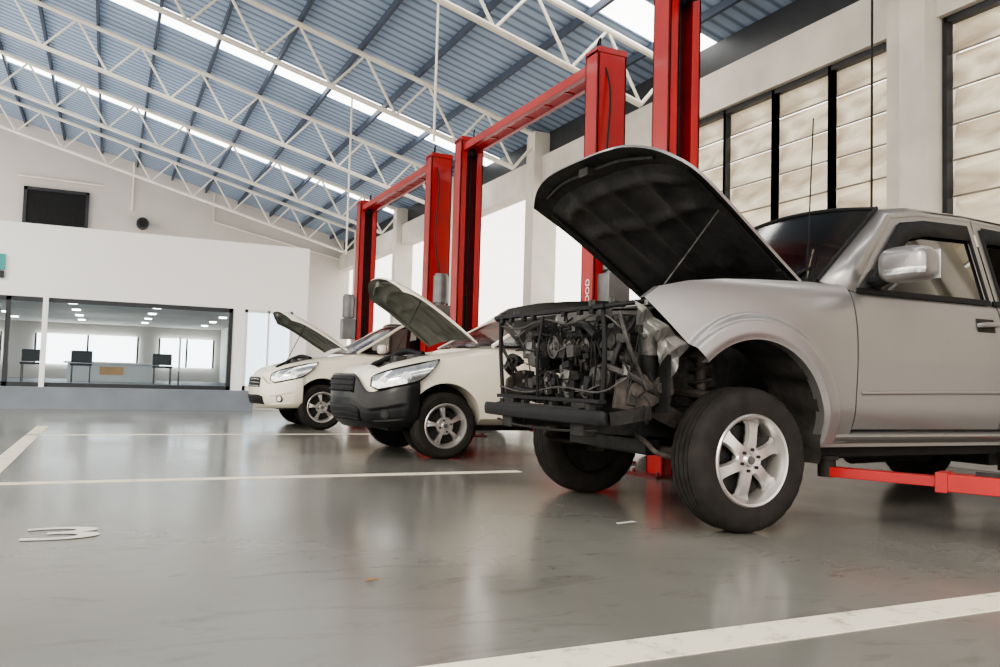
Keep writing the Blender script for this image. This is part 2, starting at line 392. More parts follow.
for P in ([(3.2,YG-.08,7.2),(3.2,YG-.08,6.2),(8,YG-.08,5.2)],[(.5,YG-.08,8.0),(.5,YG-.08,6.3)],[(-3,YG-.08,7.1),(-.4,YG-.08,7.05)]):
    tag(MB().tube(P,.035,smooth=False).obj('wall_conduit',M['truss']),'thin white electrical conduit running along the wall','pipe','wall conduits')
e=empty('wall_sign',(-2.14,YO-.03,2.72),'small teal and dark wall sign board','sign')
MB().bb((-.3,-.02,-.15),(.3,.02,.15)).obj('board',M['teal'],e,smooth=False); MB().bb((-.3,-.022,-.3),(.3,.018,-.17)).obj('lower_strip',M['dark'],e,smooth=False)

# ------------------------------------------------------------------ floor marks
def line(a,b,lab='worn white painted bay line on the floor'):
    tag(MB().bb((a[0],a[1],0.0),(b[0],b[1],.003)).obj('floor_marking',M['line'],smooth=False),lab,'floor line','bay lines')
line((-3.5,6.28),(3.2,6.40)); line((-.80,6.40),(-.66,12.4)); line((.2,1.95),(4.9,2.12)); line((-.8,10.75),(3.6,10.85))
o=textmesh('floor_number','3',.5,.002,M['numpaint']); o.location=(-.15,4.37,.004); o.scale=(1.75,.9,1)
tag(o,'worn white number 3 painted on the floor','floor number')
lf=MB().add([(0,0,0),(.03,.012,.012),(.07,0,.006),(.03,-.012,.008)],[(0,1,2,3)]).obj('leaf',M['leaf'],loc=(.90,3.05,.004))
tag(lf,'small dry brown leaf lying on the floor','leaf')
pp=MB().add([(0,0,0),(.14,.02,.003),(.13,.05,.004),(.01,.03,.002)],[(0,1,2,3)]).obj('paper_scrap',M['white'],loc=(2.55,3.85,.004))
tag(pp,'small torn white paper scrap on the floor','paper')

# ------------------------------------------------------------------ wheel
def wheel(parent,x,y,R,hw,rr,side,style,z=None):
    z=R if z is None else z
    n=120
    prof=[(rr,-hw*.8),(rr+.015,-hw*.97),((rr*2+R)/3,-hw*1.03),((rr+R*2)/3,-hw*1.02),(R-.034,-hw*.97),(R-.018,-hw*.90),(R-.008,-hw*.78),(R-.003,-hw*.62)]
    for g0 in (-.46,-.16,.16,.46):
        w=.035
        prof+=[(R,hw*(g0-w)),(R-.009,hw*(g0-w+.005)),(R-.009,hw*(g0+w-.005)),(R,hw*(g0+w))]
    prof+=[(R-.003,hw*.62),(R-.008,hw*.78),(R-.018,hw*.90),(R-.034,hw*.97),((rr+R*2)/3,hw*1.02),((rr*2+R)/3,hw*1.03),(rr+.015,hw*.97),(rr,hw*.8)]
    kk=len(prof)
    def mod(i,j,r):
        if (5<=j<=7 or kk-8<=j<=kk-6) and i%4==0: return r-.004
        if (11<=j<=12 or 15<=j<=16 or 19<=j<=20) and i%4==2: return r-.003
        return r
    t=MB().lathe(prof,n=n,mod=mod,closed=False)
    w=t.obj('wheel',M['rubber'],parent,ang=40); w.location=(x,y,z)
    w['label']='black rubber tyre on a silver alloy rim'
    s=side
    m=MB()
    m.lathe([(rr+.012,s*hw*.93),(rr+.004,s*hw*1.0),(rr-.008,s*hw*.97),(rr-.016,s*hw*.8),(rr-.03,s*hw*.55),(rr-.035,-s*hw*.60)],n=64)
    yf=s*hw*.72
    N=style['n']
    for i in range(N):
        a=2*PI*i/N+style.get('ph',.26)
        if style['type']=='wide': segs=[(.045,.040,.0),(.09,.036,.004),(.14,.034,.0),(rr-.05,.040,-.008),(rr-.026,.068,-.02)]
        else: segs=[(.035,.018,.0),(.09,.013,.004),(.15,.013,.0),(rr-.02,.02,-.012)]
        offs=[0] if style['type']!='twin' else [-.11,.11]
        for of in offs:
            vs=[]
            for (r,w2,dy) in segs:
                aa=a+of*(r/rr)
                er=Vector((math.cos(aa),0,math.sin(aa))); et=Vector((-math.sin(aa),0,math.cos(aa)))
                for tt,yy in((-1,-.022),(-.75,0),(.75,0),(1,-.022),(.8,-.04),(-.8,-.04)):
                    p=er*r+et*w2*tt; p.y=yf+s*(dy+yy); vs.append(p)
            fs=[]
            for q in range(len(segs)-1):
                for j in range(6): fs.append((q*6+j,q*6+(j+1)%6,(q+1)*6+(j+1)%6,(q+1)*6+j))
            fs+=[tuple(range(6)),tuple(range(len(segs)*6-1,len(segs)*6-7,-1))]
            m.add(vs,fs)
    m.lathe([(0,yf+s*.012),(.028,yf+s*.012),(.034,yf+s*.004),(.04,yf-s*.002),(.075,yf+s*.002),(.085,yf-s*.01),(.085,yf-s*.04)],n=40)
    rim=m.obj('rim',M['alloy'],w)
    L=style.get('lug',5)
    for i in range(L):
        a=2*PI*i/L+.3; c=Vector((math.cos(a)*.057,0,math.sin(a)*.057))
        MB().cyl(c+Vector((0,yf,0)),c+Vector((0,yf+s*.014,0)),.009,n=6).obj('wheel_nut',M['dsteel'],w)
    MB().cyl((0,yf,0),(0,yf+s*.02,0),.026,.02,n=20).obj('centre_cap',M['steel'],w)
    m=MB().cyl((0,s*hw*.1,0),(0,s*hw*.2,0),rr*.78,n=40); m.cyl((0,-s*hw*.7,0),(0,s*hw*.2,0),.08,n=24)
    m.box((rr*.5,s*hw*.2,rr*.3),(.12,.06,.1))
    m.lathe([(.05,-s*hw*.55),(rr*.7,-s*hw*.62),(rr-.005,-s*hw*.62),(rr+.002,-s*hw*.86)],n=40)
    m.obj('brake_disc',M['dsteel'],w)
    return w

# ------------------------------------------------------------------ hood
def hood(parent,hx,hz,L,wh,wf,alpha,outer,liner,edge=.17,crown=.05,name='hood',rim=None,ex=2.4,rn=.10,mid=0.,ridge=.018,th=.028,ribd=.012):
    d=Vector((-math.cos(alpha),0,math.sin(alpha))); n=Vector((math.sin(alpha),0,math.cos(alpha)))
    H=Vector((hx,0,hz))
    def P(a,b,h=0,sh=1.):
        hw=(wh+(wf-wh)*a**1.5+mid*math.sin(PI*a))*sh
        rnd=1-rn*max(0,(a-.8)/.2)**2.2*abs(b)
        y=b*hw*rnd
        l=a*(L-edge*abs(b)**ex)
        zz=crown*(1-b*b)*(.4+.6*math.sin(PI*min(1,a*.9+.1)))-.05*a**6-.02*abs(b)**8 + ridge*math.exp(-((abs(b)-.55)/.07)**2)*(1-a*.5)
        v=H+d*l+n*(zz+h); v.y=y; return v
    nu,nv=18,28
    m=MB()
    go=lambda u,v:P(u,2*v-1)
    gi=lambda u,v:P(u,2*v-1,-th)
    m.grid(go,nu,nv,0); o0=len(m.v); m.grid(gi,nu,nv,1)
    w=nv+1
    ring=[(0,j) for j in range(nv)]+[(i,nv) for i in range(nu)]+[(nu,j) for j in range(nv,0,-1)]+[(i,0) for i in range(nu,0,-1)]
    idx=[i*w+j for i,j in ring]
    for a,b in zip(idx,idx[1:]+idx[:1]): m.f.append((a,b,o0+b,o0+a)); m.m.append(0)
    h=m.obj(name,[outer,rim or outer],parent)
    m=MB()
    def gl(u,v):
        a=.08+.78*u; b=-.88+1.76*v
        e=min(u,1-u,v,1-v)*10; e=max(0,min(1,e))
        rib=0
        for c in (-.42,0,.42):
            rib+=math.exp(-((b-c-(.3*c*(a-.5)))/.045)**2)
        rib+=math.exp(-((a-.5-.1*abs(b))/.035)**2)+math.exp(-((a-.78+.06*b*b)/.03)**2)
        return P(a,b,-th-.003-.014*e-ribd*min(1,rib)*e)
    m.grid(gl,44,60); m.obj('hood_liner',liner,h,ang=60)
    m=MB()
    for b in (-.92,.92):
        m.tube([P(a,b,-th-.01) for a in (.05,.3,.6,.85)],.010)
    m.tube([P(.92,b,-th-.01) for b in (-.75,-.4,0,.4,.75)],.012)
    m.box(P(.93,0,-th-.03),(.05,.1,.05))
    m.obj('hood_latch_frame',rim or outer,h)
    return h,P

# ------------------------------------------------------------------ pickup truck
_LZ=[(.40,.80),(.5,.845),(.62,.885),(.74,.897),(.92,.907),(1.08,.905),(1.20,.89),(1.30,.862),(1.36,.82),(1.39,.78)]
_LS=[(p.x,p.y) for p in catmull([(a,b,0) for a,b in _LZ],12)]
def LT(z): return interp(_LS,z)
def UP(z): return .85-(z-1.33)*.33
def plist(pts,t): return interp(pts,t)
def sstep(a,b,x):
    t=max(0,min(1,(x-a)/(b-a))); return t*t*(3-2*t)
def ruled_panel(m,sg,cx,cz,r,a0,a1,outer,nt=90,nr=44,flare=.045):
    O=outer
    def fn(u,v):
        ang=math.radians(a0+(a1-a0)*u)
        ax=cx+r*math.cos(ang); az=cz+r*math.sin(ang)
        ox,oz=plist(O,u)
        if v<1/nr*1.5:
            k=0; inw=.06 if v<.5/nr else 0
        else: k=(v-1/nr)/(1-2/nr); inw=0
        k=min(1,max(0,k))
        if v>1-.5/nr: inw=.05
        x=ax+(ox-ax)*k; z=az+(oz-az)*k
        dist=math.hypot(x-cx,z-cz)-r
        fl=flare*(1-sstep(.10,.145,dist))-.012*(1-sstep(.0,.04,dist))
        return (x,sg*(LT(z)+fl-inw),z)
    m.grid(fn,nt,nr)
T=empty('pickup_truck',(3.085,4.29,0),'silver pickup truck with raised hood, front bumper and grille removed','truck')
DR=2.03
for sg in (-1,1):
    m=MB()
    outer=[(0,-.70,1.20),(.10,-.60,1.265),(.20,-.40,1.31),(.32,-.16,1.338),(.45,.08,1.355),(.54,.28,1.365),(.62,.50,1.374),(.68,.745,1.378),(.78,.745,1.15),(.88,.745,.85),(1,.745,.47)]
    ruled_panel(m,sg,0,.53,.49,133,-8,outer)
    m.obj('fender',M['silver'],T,ang=40)
    m=MB()
    def fn(u,v,sg=sg):
        a=math.radians(128+(-20-128)*u); rr=.495+.012*math.sin(u*40)*(1 if v<.8 else 0)
        return (rr*math.cos(a),sg*(.89-.36*v),.53+rr*math.sin(a))
    m.grid(fn,60,6); m.obj('wheel_arch_liner',M['archliner'],T)
    for (u0,u1,first) in ((.755,DR,True),(DR+.015,2.90,False)):
        m=MB()
        def fn(u,v,u0=u0,u1=u1,sg=sg):
            uu=min(1,max(0,(u-1/26)/(1-2/26))); vv=min(1,max(0,(v-1/40)/(1-1/40)))
            z=.545+(1.335-.545)*vv; x=u0+(u1-u0)*uu
            e=.03 if (u<.5/26 or u>1-.5/26 or v<.5/40) else 0
            return (x,sg*(LT(z)-e),z)
        m.grid(fn,26,40); d=m.obj('door',M['silver'],T,ang=40)
        m=MB(); P=[(u0+.03,sg*(LT(.76)+.004),.75),((u0+u1)/2,sg*(LT(.76)+.008),.765),(u1-.03,sg*(LT(.77)+.004),.775)]
        m.tube(P,.010,n=8); m.obj('door_crease',M['silver'],d)
        if first: O=[(.775,1.335),(1.00,1.55),(1.27,1.80),(1.53,1.84),(DR,1.855),(DR,1.335)]; I=[(.90,1.35),(1.07,1.53),(1.31,1.755),(1.54,1.79),(DR-.065,1.80),(DR-.065,1.35)]
        else: O=[(DR+.015,1.335),(DR+.015,1.855),(2.35,1.85),(2.70,1.81),(2.83,1.60),(2.90,1.335)]; I=[(DR+.07,1.35),(DR+.07,1.80),(2.35,1.795),(2.65,1.755),(2.75,1.58),(2.81,1.35)]
        n=len(O); m=MB()
        A=[(x,sg*UP(z),z) for x,z in O]; B=[(x,sg*(UP(z)+.0),z) for x,z in I]; Cc=[(x,sg*(UP(z)-.02),z) for x,z in I]
        m.add(A+B+Cc,[(i,(i+1)%n,n+(i+1)%n,n+i) for i in range(n)]+[(n+i,n+(i+1)%n,2*n+(i+1)%n,2*n+i) for i in range(n)])
        m.obj('window_frame',M['silver'],d,ang=30)
        m=MB(); m.add([(x,sg*(UP(z)-.012),z) for x,z in I],[tuple(range(n))]); m.obj('door_glass',M['glass'],d,smooth=False)
        m=MB(); P=[(x,sg*(UP(z)+.004),z) for x,z in I]; m.tube(P+[P[0]],.012,smooth=False); m.bar((I[0][0]-.10,sg*(UP(1.34)+.010),1.342),(I[-1][0] if first else 2.83,sg*(UP(1.34)+.010),1.342),.014,.03)
        m.obj('window_seal',M['black'],d)
        V=[p for p in I][:5] if first else I[1:5]
        m=MB()
        A=[(x-(.02 if first and i<2 else 0),sg*(UP(z)+.010),z+.02) for i,(x,z) in enumerate(V)]; B=[(x+(.06 if (first and i<3) else 0),sg*(UP(z)+.035),z-(.075 if i>1 or not first else .0)) for i,(x,z) in enumerate(V)]
        m.add(A+B,[(i,i+1,len(V)+i+1,len(V)+i) for i in range(len(V)-1)]); m.obj('rain_visor',M['black'],d,solid=.003)
        hx=(1.80 if first else 2.67)
        m=MB(); m.tube([(hx,sg*(LT(1.2)+.0),1.19),(hx+.03,sg*(LT(1.2)+.035),1.195),(hx+.14,sg*(LT(1.2)+.035),1.2),(hx+.17,sg*(LT(1.2)),1.2)],.016)
        m.obj('door_handle',M['silver'],d); 
        m=MB(); m.grid(lambda u,v:(hx-.01+.17*u,sg*(LT(1.15+.085*v)+.003),1.15+.085*v),3,3); m.obj('handle_recess',M['dsteel'],d)
        if first:
            c=Vector((.91,sg*1.10,1.475)); mm=MB()
            mm.grid(superell(c,.095,.155,.10),36,18); mi=mm.obj('side_mirror',M['silver'],d)
            MB().box((1.007,sg*1.10,1.475),(.008,.26,.16)).obj('mirror_glass',M['lens'],mi,bevel=.002)
            MB().tube([(.92,sg*.84,1.40),(.91,sg*.93,1.40),(.91,sg*1.0,1.43)],.035).obj('mirror_arm',M['black'],mi)
            m=MB(); u0_=.30 if sg>0 else .44; sf=superell(c,.095,.155,.10,1.02); m.grid(lambda u,v:sf(u0_+.26*u,.36+.10*v),14,3); m.obj('turn_lamp',M['chrome'],mi)
            MB().add([(.80,sg*(UP(1.35)+.012),1.34),(.98,sg*(UP(1.35)+.012),1.34),(1.03,sg*(UP(1.48)+.012),1.48),(.96,sg*(UP(1.48)+.012),1.48)],[(0,1,2,3)]).obj('mirror_base',M['black'],mi,solid=.01)
    m=MB(); m.grid(lambda u,v:(.52+2.4*u,sg*(.80+.06*math.sin(PI*v)),.46+.085*v),12,6); m.bb((.55,sg*.70,.44),(2.9,sg*.80,.50)); m.obj('sill',M['silver'],T)
    m=MB(); m.bb((.5,sg*.60,.38),(2.95,sg*.74,.46)); m.obj('sill_underside',M['black'],T)
    m=MB()
    A=[(.745,LT(1.37)-.0,1.372),(1.00,UP(1.55)+.002,1.55),(1.27,UP(1.80)+.002,1.80),(1.53,UP(1.84)+.002,1.84),(DR,UP(1.855),1.855),(2.70,UP(1.81)+.002,1.81),(2.83,UP(1.6),1.60),(2.92,UP(1.33),1.33)]
    B=[(.60,.745,1.39),(.88,.70,1.60),(1.20,.64,1.85),(1.48,.63,1.89),(DR,.62,1.90),(2.75,.62,1.875),(2.93,.70,1.6),(2.97,.8,1.33)]
    A0=[(.775,UP(1.335),1.335)]+A[1:]
    m.add([(x,sg*y,z) for x,y,z in A0]+[(x,sg*y,z) for x,y,z in B],[(i,i+1,len(A)+i+1,len(A)+i) for i in range(len(A)-1)])
    m.obj('pillar',M['silver'],T,solid=.006,ang=60)
    m=MB(); m.prism([(-.40,1.02),(-.36,1.24),(-.2,1.28),(.6,1.33),(.6,.95),(.42,.98),(.2,1.05),(-.1,1.06),(-.3,.98)],sg*.60,sg*.625)
    m.prism([(-.62,1.20),(-.2,1.27),(.6,1.335),(.6,1.31),(-.2,1.245),(-.62,1.17)],sg*.60,sg*.80)
    m.obj('inner_apron',M['silver_in'],T,bevel=.006,smooth=False)
    m=MB()
    def cr(u,v,sg=sg):
        A=Vector((-.68,0,1.20)).lerp(Vector((-.34,0,.98)),u); B=Vector((-.60,0,1.06)).lerp(Vector((-.38,0,.80)),u)
        jag=.06*noise.noise(Vector((u*6,1,sg)))+.03*noise.noise(Vector((u*17,4,sg)))
        p=A.lerp(B,v*(1+jag*4))
        fold=abs(((u*2.6+v*1.1)%1)-.5)*.07+abs(((v*1.8-u*.7)%1)-.5)*.035
        p.y=sg*(.81-.10*v-fold); return p
    m.grid(cr,40,20); m.obj('fender_mount_sheet',M['silver_in'],T,solid=.004,ang=14)
    m=MB(); 
    m.tube([(-.72,sg*.70,1.14),(-.70,sg*.74,1.0),(-.62,sg*.72,.86),(-.54,sg*.7,.74)],.012)
    m.tube([(-.74,sg*.60,.86),(-.62,sg*.70,.80),(-.45,sg*.66,.72)],.018)
    m.obj('headlamp_bracket',M['castal'],T)
    m=MB(); m.prism([(-.72,.64),(-.70,.78),(-.60,.84),(-.46,.80),(-.36,.86),(-.34,.72),(-.46,.66),(-.56,.62)],sg*.64,sg*.67)
    m.cyl((-.60,sg*.66,.74),(-.60,sg*.70,.74),.04); m.cyl((-.44,sg*.66,.75),(-.44,sg*.69,.75),.028)
    m.obj('frame_bracket',M['rust'],T,bevel=.006,smooth=False)
    m=MB(); m.cyl((-.66,sg*.66,.90),(-.60,sg*.69,.90),.05,.035); m.cyl((-.66,sg*.66,.90),(-.68,sg*.65,.90),.02); m.obj('horn',M['dsteel'],T)
    m=MB(); m.cyl((-.52,sg*.68,.92),(-.52,sg*.68,1.08),.045,n=20); m.cyl((-.52,sg*.68,1.08),(-.52,sg*.68,1.10),.02); m.obj('filter_canister',M['castal'],T)
    m=MB(); 
    for zz,(xa,xb) in ((.36,(-.22,.25)),(.70,(-.15,.18))):
        m.tube([(xa,sg*.34,zz+.04),(xa*.4,sg*.55,zz+.02),(0,sg*.68,zz)],.026); m.tube([(xb,sg*.34,zz+.04),(xb*.4,sg*.55,zz+.02),(0,sg*.68,zz)],.026)
    m.tube([(-.16,sg*.1,.42),(-.17,sg*.4,.40),(-.13,sg*.66,.42)],.016)
    m.bar((.0,sg*.66,.3),(.0,sg*.64,.72),.07,.1); m.cyl((0,sg*.48,.40),(0,sg*.44,1.02),.032)
    m.tube([(0,sg*.30,.43),(0,sg*.66,.39)],.028)
    P=[]
    for i in range(6*12+1):
        a=2*PI*i/12; t=i/72; P.append((.062*math.cos(a),sg*(.475-.03*t)+.062*math.sin(a),.52+.45*t))
    m.tube(P,.009,n=6,smooth=False)
    m.tube([(-.42,sg*.40,.50),(-.44,sg*.55,.46),(-.40,sg*.62,.40),(-.2,sg*.64,.36)],.014); m.cyl((-.36,sg*.40,.66),(-.36,sg*.60,.70),.05); m.box((-.3,sg*.5,.62),(.2,.1,.1),(.3,.4,0))
    m.obj('suspension',M['rust'],T)
    wheel(T,0,sg*.785,.384,.118,.235,sg,{'n':6,'type':'wide','lug':6,'ph':.35})
    wheel(T,3.4,sg*.785,.384,.118,.235,sg,{'n':6,'type':'wide','lug':6,'ph':.1})
    m=MB()
    outer=[(0,2.98,.5),(.10,2.98,.9),(.26,2.98,1.32),(.5,3.4,1.33),(.72,4.38,1.33),(.88,4.4,.9),(1,4.4,.5)]
    ruled_panel(m,sg,3.45,.54,.45,188,-8,outer); m.obj('bed_side',M['silver'],T,ang=40)
m=MB()
m.grid(lambda u,v:(1.20-.05*(1-(2*v-1)**2)*(1-u)+(2.77-1.20)*u,(2*v-1)*.645,1.852+.05*(1-(2*v-1)**2)+.025*math.sin(PI*u)+(.012 if u>.1 else 0)),20,16)
m.obj('roof',M['silver'],T)
m=MB()
m.grid(lambda u,v:(.60+.6*u-.14*(1-(2*v-1)**2)*(1-u*.65),(2*v-1)*(.745-.10*u),1.385+.47*u+.045*u*(1-(2*v-1)**2)),12,16)
m.obj('windshield',M['wsglass'],T)
m=MB()
for v in (0,1):
    m.tube([(.60+.6*u-.0,(2*v-1)*(.745-.10*u),1.39+.47*u) for u in (0,.25,.5,.75,1)],.012)
m.tube([(1.20-.05*(1-b*b),b*.645,1.855+.05*(1-b*b)) for b in (-1,-.5,0,.5,1)],.012)
m.obj('windshield_seal',M['black'],T)
m=MB(); m.grid(lambda u,v:(.44+.2*u-.05*(1-(2*v-1)**2),(2*v-1)*.74,1.375+.02*u),3,12); m.obj('cowl',M['black'],T,solid=.01)
for P in ([(.40,.5,1.40),(.55,.1,1.44),(.66,-.1,1.48)],[(.40,-.3,1.40),(.55,-.55,1.43),(.68,-.62,1.49)]): MB().tube(P,.010).obj('wiper',M['black'],T)
m=MB(); m.bb((.6,-.72,.5),(.63,.72,1.37)); m.obj('firewall',M['dsteel'],T,smooth=False)
m=MB(); m.bb((.6,-.8,.5),(2.95,.8,.56)); m.bb((2.89,-.8,.5),(2.95,.8,1.4)); m.obj('cab_floor',M['black'],T,smooth=False)
m=MB(); m.box((.88,0,1.2),(.35,1.4,.25)); m.obj('dashboard',M['black'],T,bevel=.04)
for y in (-.38,.38):
    m=MB(); m.box((1.5,y,.85),(.5,.5,.2)); m.box((1.77,y,1.2),(.16,.48,.65),(0,.2,0)); m.box((1.88,y,1.6),(.1,.26,.2)); m.obj('seat',M['hoodliner'],T,bevel=.04)
P=[(1.10,.38+.18*math.cos(2*PI*i/24),1.27+.18*math.sin(2*PI*i/24)) for i in range(25)]
m=MB(); m.tube(P,.014,smooth=False); m.cyl((.97,.38,1.25),(1.10,.38,1.27),.05); m.obj('steering_wheel',M['black'],T)
m=MB(); m.add([(2.95,-.62,1.38),(2.95,.62,1.38),(2.81,.58,1.83),(2.81,-.58,1.83)],[(0,1,2,3)]); m.obj('rear_glass',M['glass'],T)
def allkids(o):
    r=[]
    for c in o.children: r.append(c); r+=allkids(c)
    return r
for o in allkids(T):
    if o.name.split('.')[0] in ('window_frame','door_glass','window_seal','rain_visor','pillar','roof','windshield','windshield_seal','rear_glass'):
        for v in o.data.vertices:
            if v.co.z>1.345: v.co.z=1.345+(v.co.z-1.345)*1.09
m=MB(); m.bb((3.0,-.84,.7),(4.4,.84,.74)); m.bb((4.35,-.84,.6),(4.4,.84,1.32)); m.bb((2.98,-.84,.7),(3.02,.84,1.32)); m.obj('bed',M['silver_in'],T,smooth=False)
m=MB(); m.bb((4.4,-.85,.5),(4.52,.85,.68)); m.obj('rear_bumper',M['steel'],T,bevel=.02)
m=MB()
for sg in(-1,1):
    m.bar((-.72,sg*.40,.56),(.6,sg*.40,.50),.09,.13); m.bar((.6,sg*.42,.40),(4.3,sg*.42,.46),.09,.14); m.bar((.3,sg*.40,.53),(.65,sg*.42,.40),.09,.12)
    m.box((-.76,sg*.43,.57),(.08,.14,.18))
for x in (-.3,.9,1.8,2.8,4.2): m.bar((x,-.42,.42),(x,.42,.42),.1,.08)
m.obj('chassis_frame',M['dsteel'],T,bevel=.006)
m=MB(); m.bar((3.4,-.7,.385),(3.4,.7,.385),.1,.1); m.cyl((3.4,-.12,.385),(3.4,.12,.385),.16); m.tube([(.5,.05,.45),(1.8,.05,.45),(3.3,0,.40)],.04); m.cyl((.45,.05,.5),(1.2,.05,.46),.15,.1)
m.tube([(.2,-.25,.45),(.9,-.3,.36),(2,-.25,.38),(4.2,-.5,.45)],.03); m.cyl((1.4,-.28,.37),(2.0,-.26,.38),.09); m.bb((1.9,.1,.3),(2.8,.5,.5)); m.bb((.7,-.3,.33),(1.2,.3,.46)); m.bb((2.4,-.55,.28),(3.0,-.2,.5))
m.bb((-.25,-.3,.36),(.35,.3,.50))
m.obj('drivetrain',M['dsteel'],T)
m=MB()
m.grid(lambda u,v:(-.79-.04*(1-(2*u-1)**2)+(.0 if .15<v<.85 else .01),(2*u-1)*.72,.555+.065*v),24,8)
m.obj('bumper_beam',M['black'],T,solid=.035,off=1)
m=MB(); m.bb((-.83,-.5,.625),(-.77,.5,.635)); m.bar((-.77,-.70,.585),(-.52,-.70,.62),.02,.07); m.bar((-.77,.70,.585),(-.52,.70,.62),.02,.07)
for y in (-.55,-.15,.2,.5): m.box((-.79,y,.64),(.04,.04,.03))
m.tube([(-.78,-.6,.52),(-.80,-.2,.50),(-.80,.3,.50),(-.78,.6,.52)],.008)
m.obj('bumper_bracket',M['dsteel'],T)
m=MB()
m.tube([(-.77,-.62,1.165),(-.76,-.63,.95),(-.75,-.60,.66)],.014); m.tube([(-.77,.62,1.165),(-.76,.63,.95),(-.75,.60,.66)],.014)
m.bar((-.78,-.66,1.165),(-.78,.66,1.175),.045,.022); m.bar((-.76,-.62,.67),(-.76,.62,.67),.05,.022)
m.tube([(-.79,.04,.68),(-.81,.02,.9),(-.79,.0,1.15)],.010)
m.tube([(-.78,-.66,1.165),(-.70,-.74,1.18),(-.58,-.77,1.20)],.014); m.tube([(-.78,.66,1.165),(-.70,.74,1.18),(-.58,.77,1.20)],.014)
for y in (-.55,-.42,-.25,.12,.25,.42,.55): m.box((-.79,y,1.15),(.025,.035,.035))
m.obj('radiator_support',M['black'],T,bevel=.003)
m=MB()
for y in(-.66,-.46,.46,.66):
    m.box((-.74,y,1.19),(.03,.02,.05))
m.tube([(-.77,.6,1.12),(-.79,.3,1.09),(-.78,0,1.13),(-.79,-.3,1.09),(-.77,-.6,1.13),(-.70,-.7,1.05)],.006)
m.tube([(-.77,.6,.73),(-.79,.2,.70),(-.78,-.2,.74),(-.77,-.6,.72),(-.68,-.72,.80)],.006)
m.obj('support_clip',M['castal'],T)
MB().bb((-.34,-.58,.66),(-.32,.58,1.16)).obj('added_rear_backing',M['softblack'],T,smooth=False)  # dark sheet added behind the bay parts to stop light coming through
MB().bb((-.44,-.74,.62),(-.42,-.58,1.14)).obj('added_side_backing',M['softblack'],T,smooth=False)  # dark backing sheets added at both sides of the bay
MB().bb((-.44,.58,.62),(-.42,.74,1.14)).obj('added_side_backing',M['softblack'],T,smooth=False)
m=MB()
m.box((-.05,0,.85),(.75,.42,.42)); m.box((-.05,.0,1.09),(.7,.30,.10)); m.box((-.02,0,.60),(.6,.34,.16)); m.box((-.46,0,.86),(.10,.44,.46))
for i in range(7): m.box((-.52,-.18+.06*i,.86),(.015,.012,.40))
m.box((.0,.30,1.0),(.5,.14,.12)); m.box((-.42,-.36,.84),(.16,.18,.24)); m.obj('engine_block',M['castal'],T,bevel=.01)
for (y,z,r) in ((0,.74,.10),(.17,.98,.07),(-.18,.96,.075),(-.22,.74,.06),(.22,.78,.055),(0,.98,.05)):
    m=MB(); m.lathe([(0,-.02),(r*.25,-.02),(r*.3,-.0),(r*.4,-.0),(r*.45,.012),(r*.85,.012),(r*.9,-.005),(r,-.005),(r*.94,.005),(r,.015),(r*.94,.022),(r,.03),(0,.03)],n=28)
    m.v=[(-.62+yy,y+x,z+zz) for (x,yy,zz) in m.v]
    m.cyl((-.6,y,z),(-.5,y,z),r*.4)
    m.obj('engine_pulley',M['steel'],T)
m=MB(); m.tube([(-.61,.10,.73),(-.61,.27,.76),(-.61,.25,.99),(-.61,.16,1.055),(-.61,.0,.95),(-.61,-.17,1.04),(-.61,-.26,.96),(-.61,-.28,.73),(-.61,-.10,.69),(-.61,0,.635),(-.61,.10,.73)],.013,n=4); m.obj('drive_belt',M['rubber'],T)
for P,Q,r in (((-.62,.36,.92),(-.40,.36,.92),.085),((-.62,-.38,.80),(-.38,-.38,.80),.08),((-.58,.48,.74),(-.36,.48,.74),.065),((-.60,-.5,1.0),(-.40,-.5,1.0),.06)):
    m=MB(); m.cyl(P,Q,r,n=24); m.cyl((P[0]-.03,P[1],P[2]),P,r*.5); m.cyl((P[0]-.045,P[1],P[2]),(P[0]-.03,P[1],P[2]),r*.75)
    for i in range(8):
        a=2*PI*i/8; m.box((P[0]+.09,P[1]+math.cos(a)*r,P[2]+math.sin(a)*r),(.12,.02,.02))
    m.obj('alternator',M['castal'],T,bevel=.003)
m=MB(); m.box((.18,.46,1.10),(.26,.18,.20)); m.obj('battery',M['black'],T,bevel=.008)
m=MB(); m.cyl((.12,.42,1.2),(.12,.42,1.22),.012); m.obj('battery_terminal',M['white'],T)
m=MB(); m.tube([(-.48,-.62,.78),(-.52,-.66,.95),(-.45,-.62,1.12),(-.2,-.5,1.18)],.05,n=14); m.obj('intake_hose',M['blackhose'],T)
m=MB(); m.box((-.1,-.40,1.16),(.34,.22,.12)); m.tube([(.05,-.40,1.16),(.12,-.2,1.2),(.0,.0,1.2)],.05,n=14); m.obj('air_box',M['black'],T,bevel=.015)
m=MB(); m.box((-.1,0,1.16),(.5,.26,.05)); m.obj('engine_cover',M['dsteel'],T,bevel=.015)
R=random.Random(3)
for P,r in (([(-.5,.0,1.06),(-.62,-.15,1.1),(-.70,-.35,1.08),(-.72,-.48,1.02)],.024),([(-.5,.2,.72),(-.65,.35,.70),(-.72,.48,.72)],.024),([(-.35,.42,1.1),(-.6,.45,1.13),(-.7,.3,1.1),(-.72,.1,1.12)],.018),([(-.66,-.56,.72),(-.70,-.62,.86),(-.66,-.64,1.0),(-.58,-.66,1.12)],.016)):
    MB().tube(P,r,n=12).obj('coolant_hose',M['blackhose'],T)
m=MB()
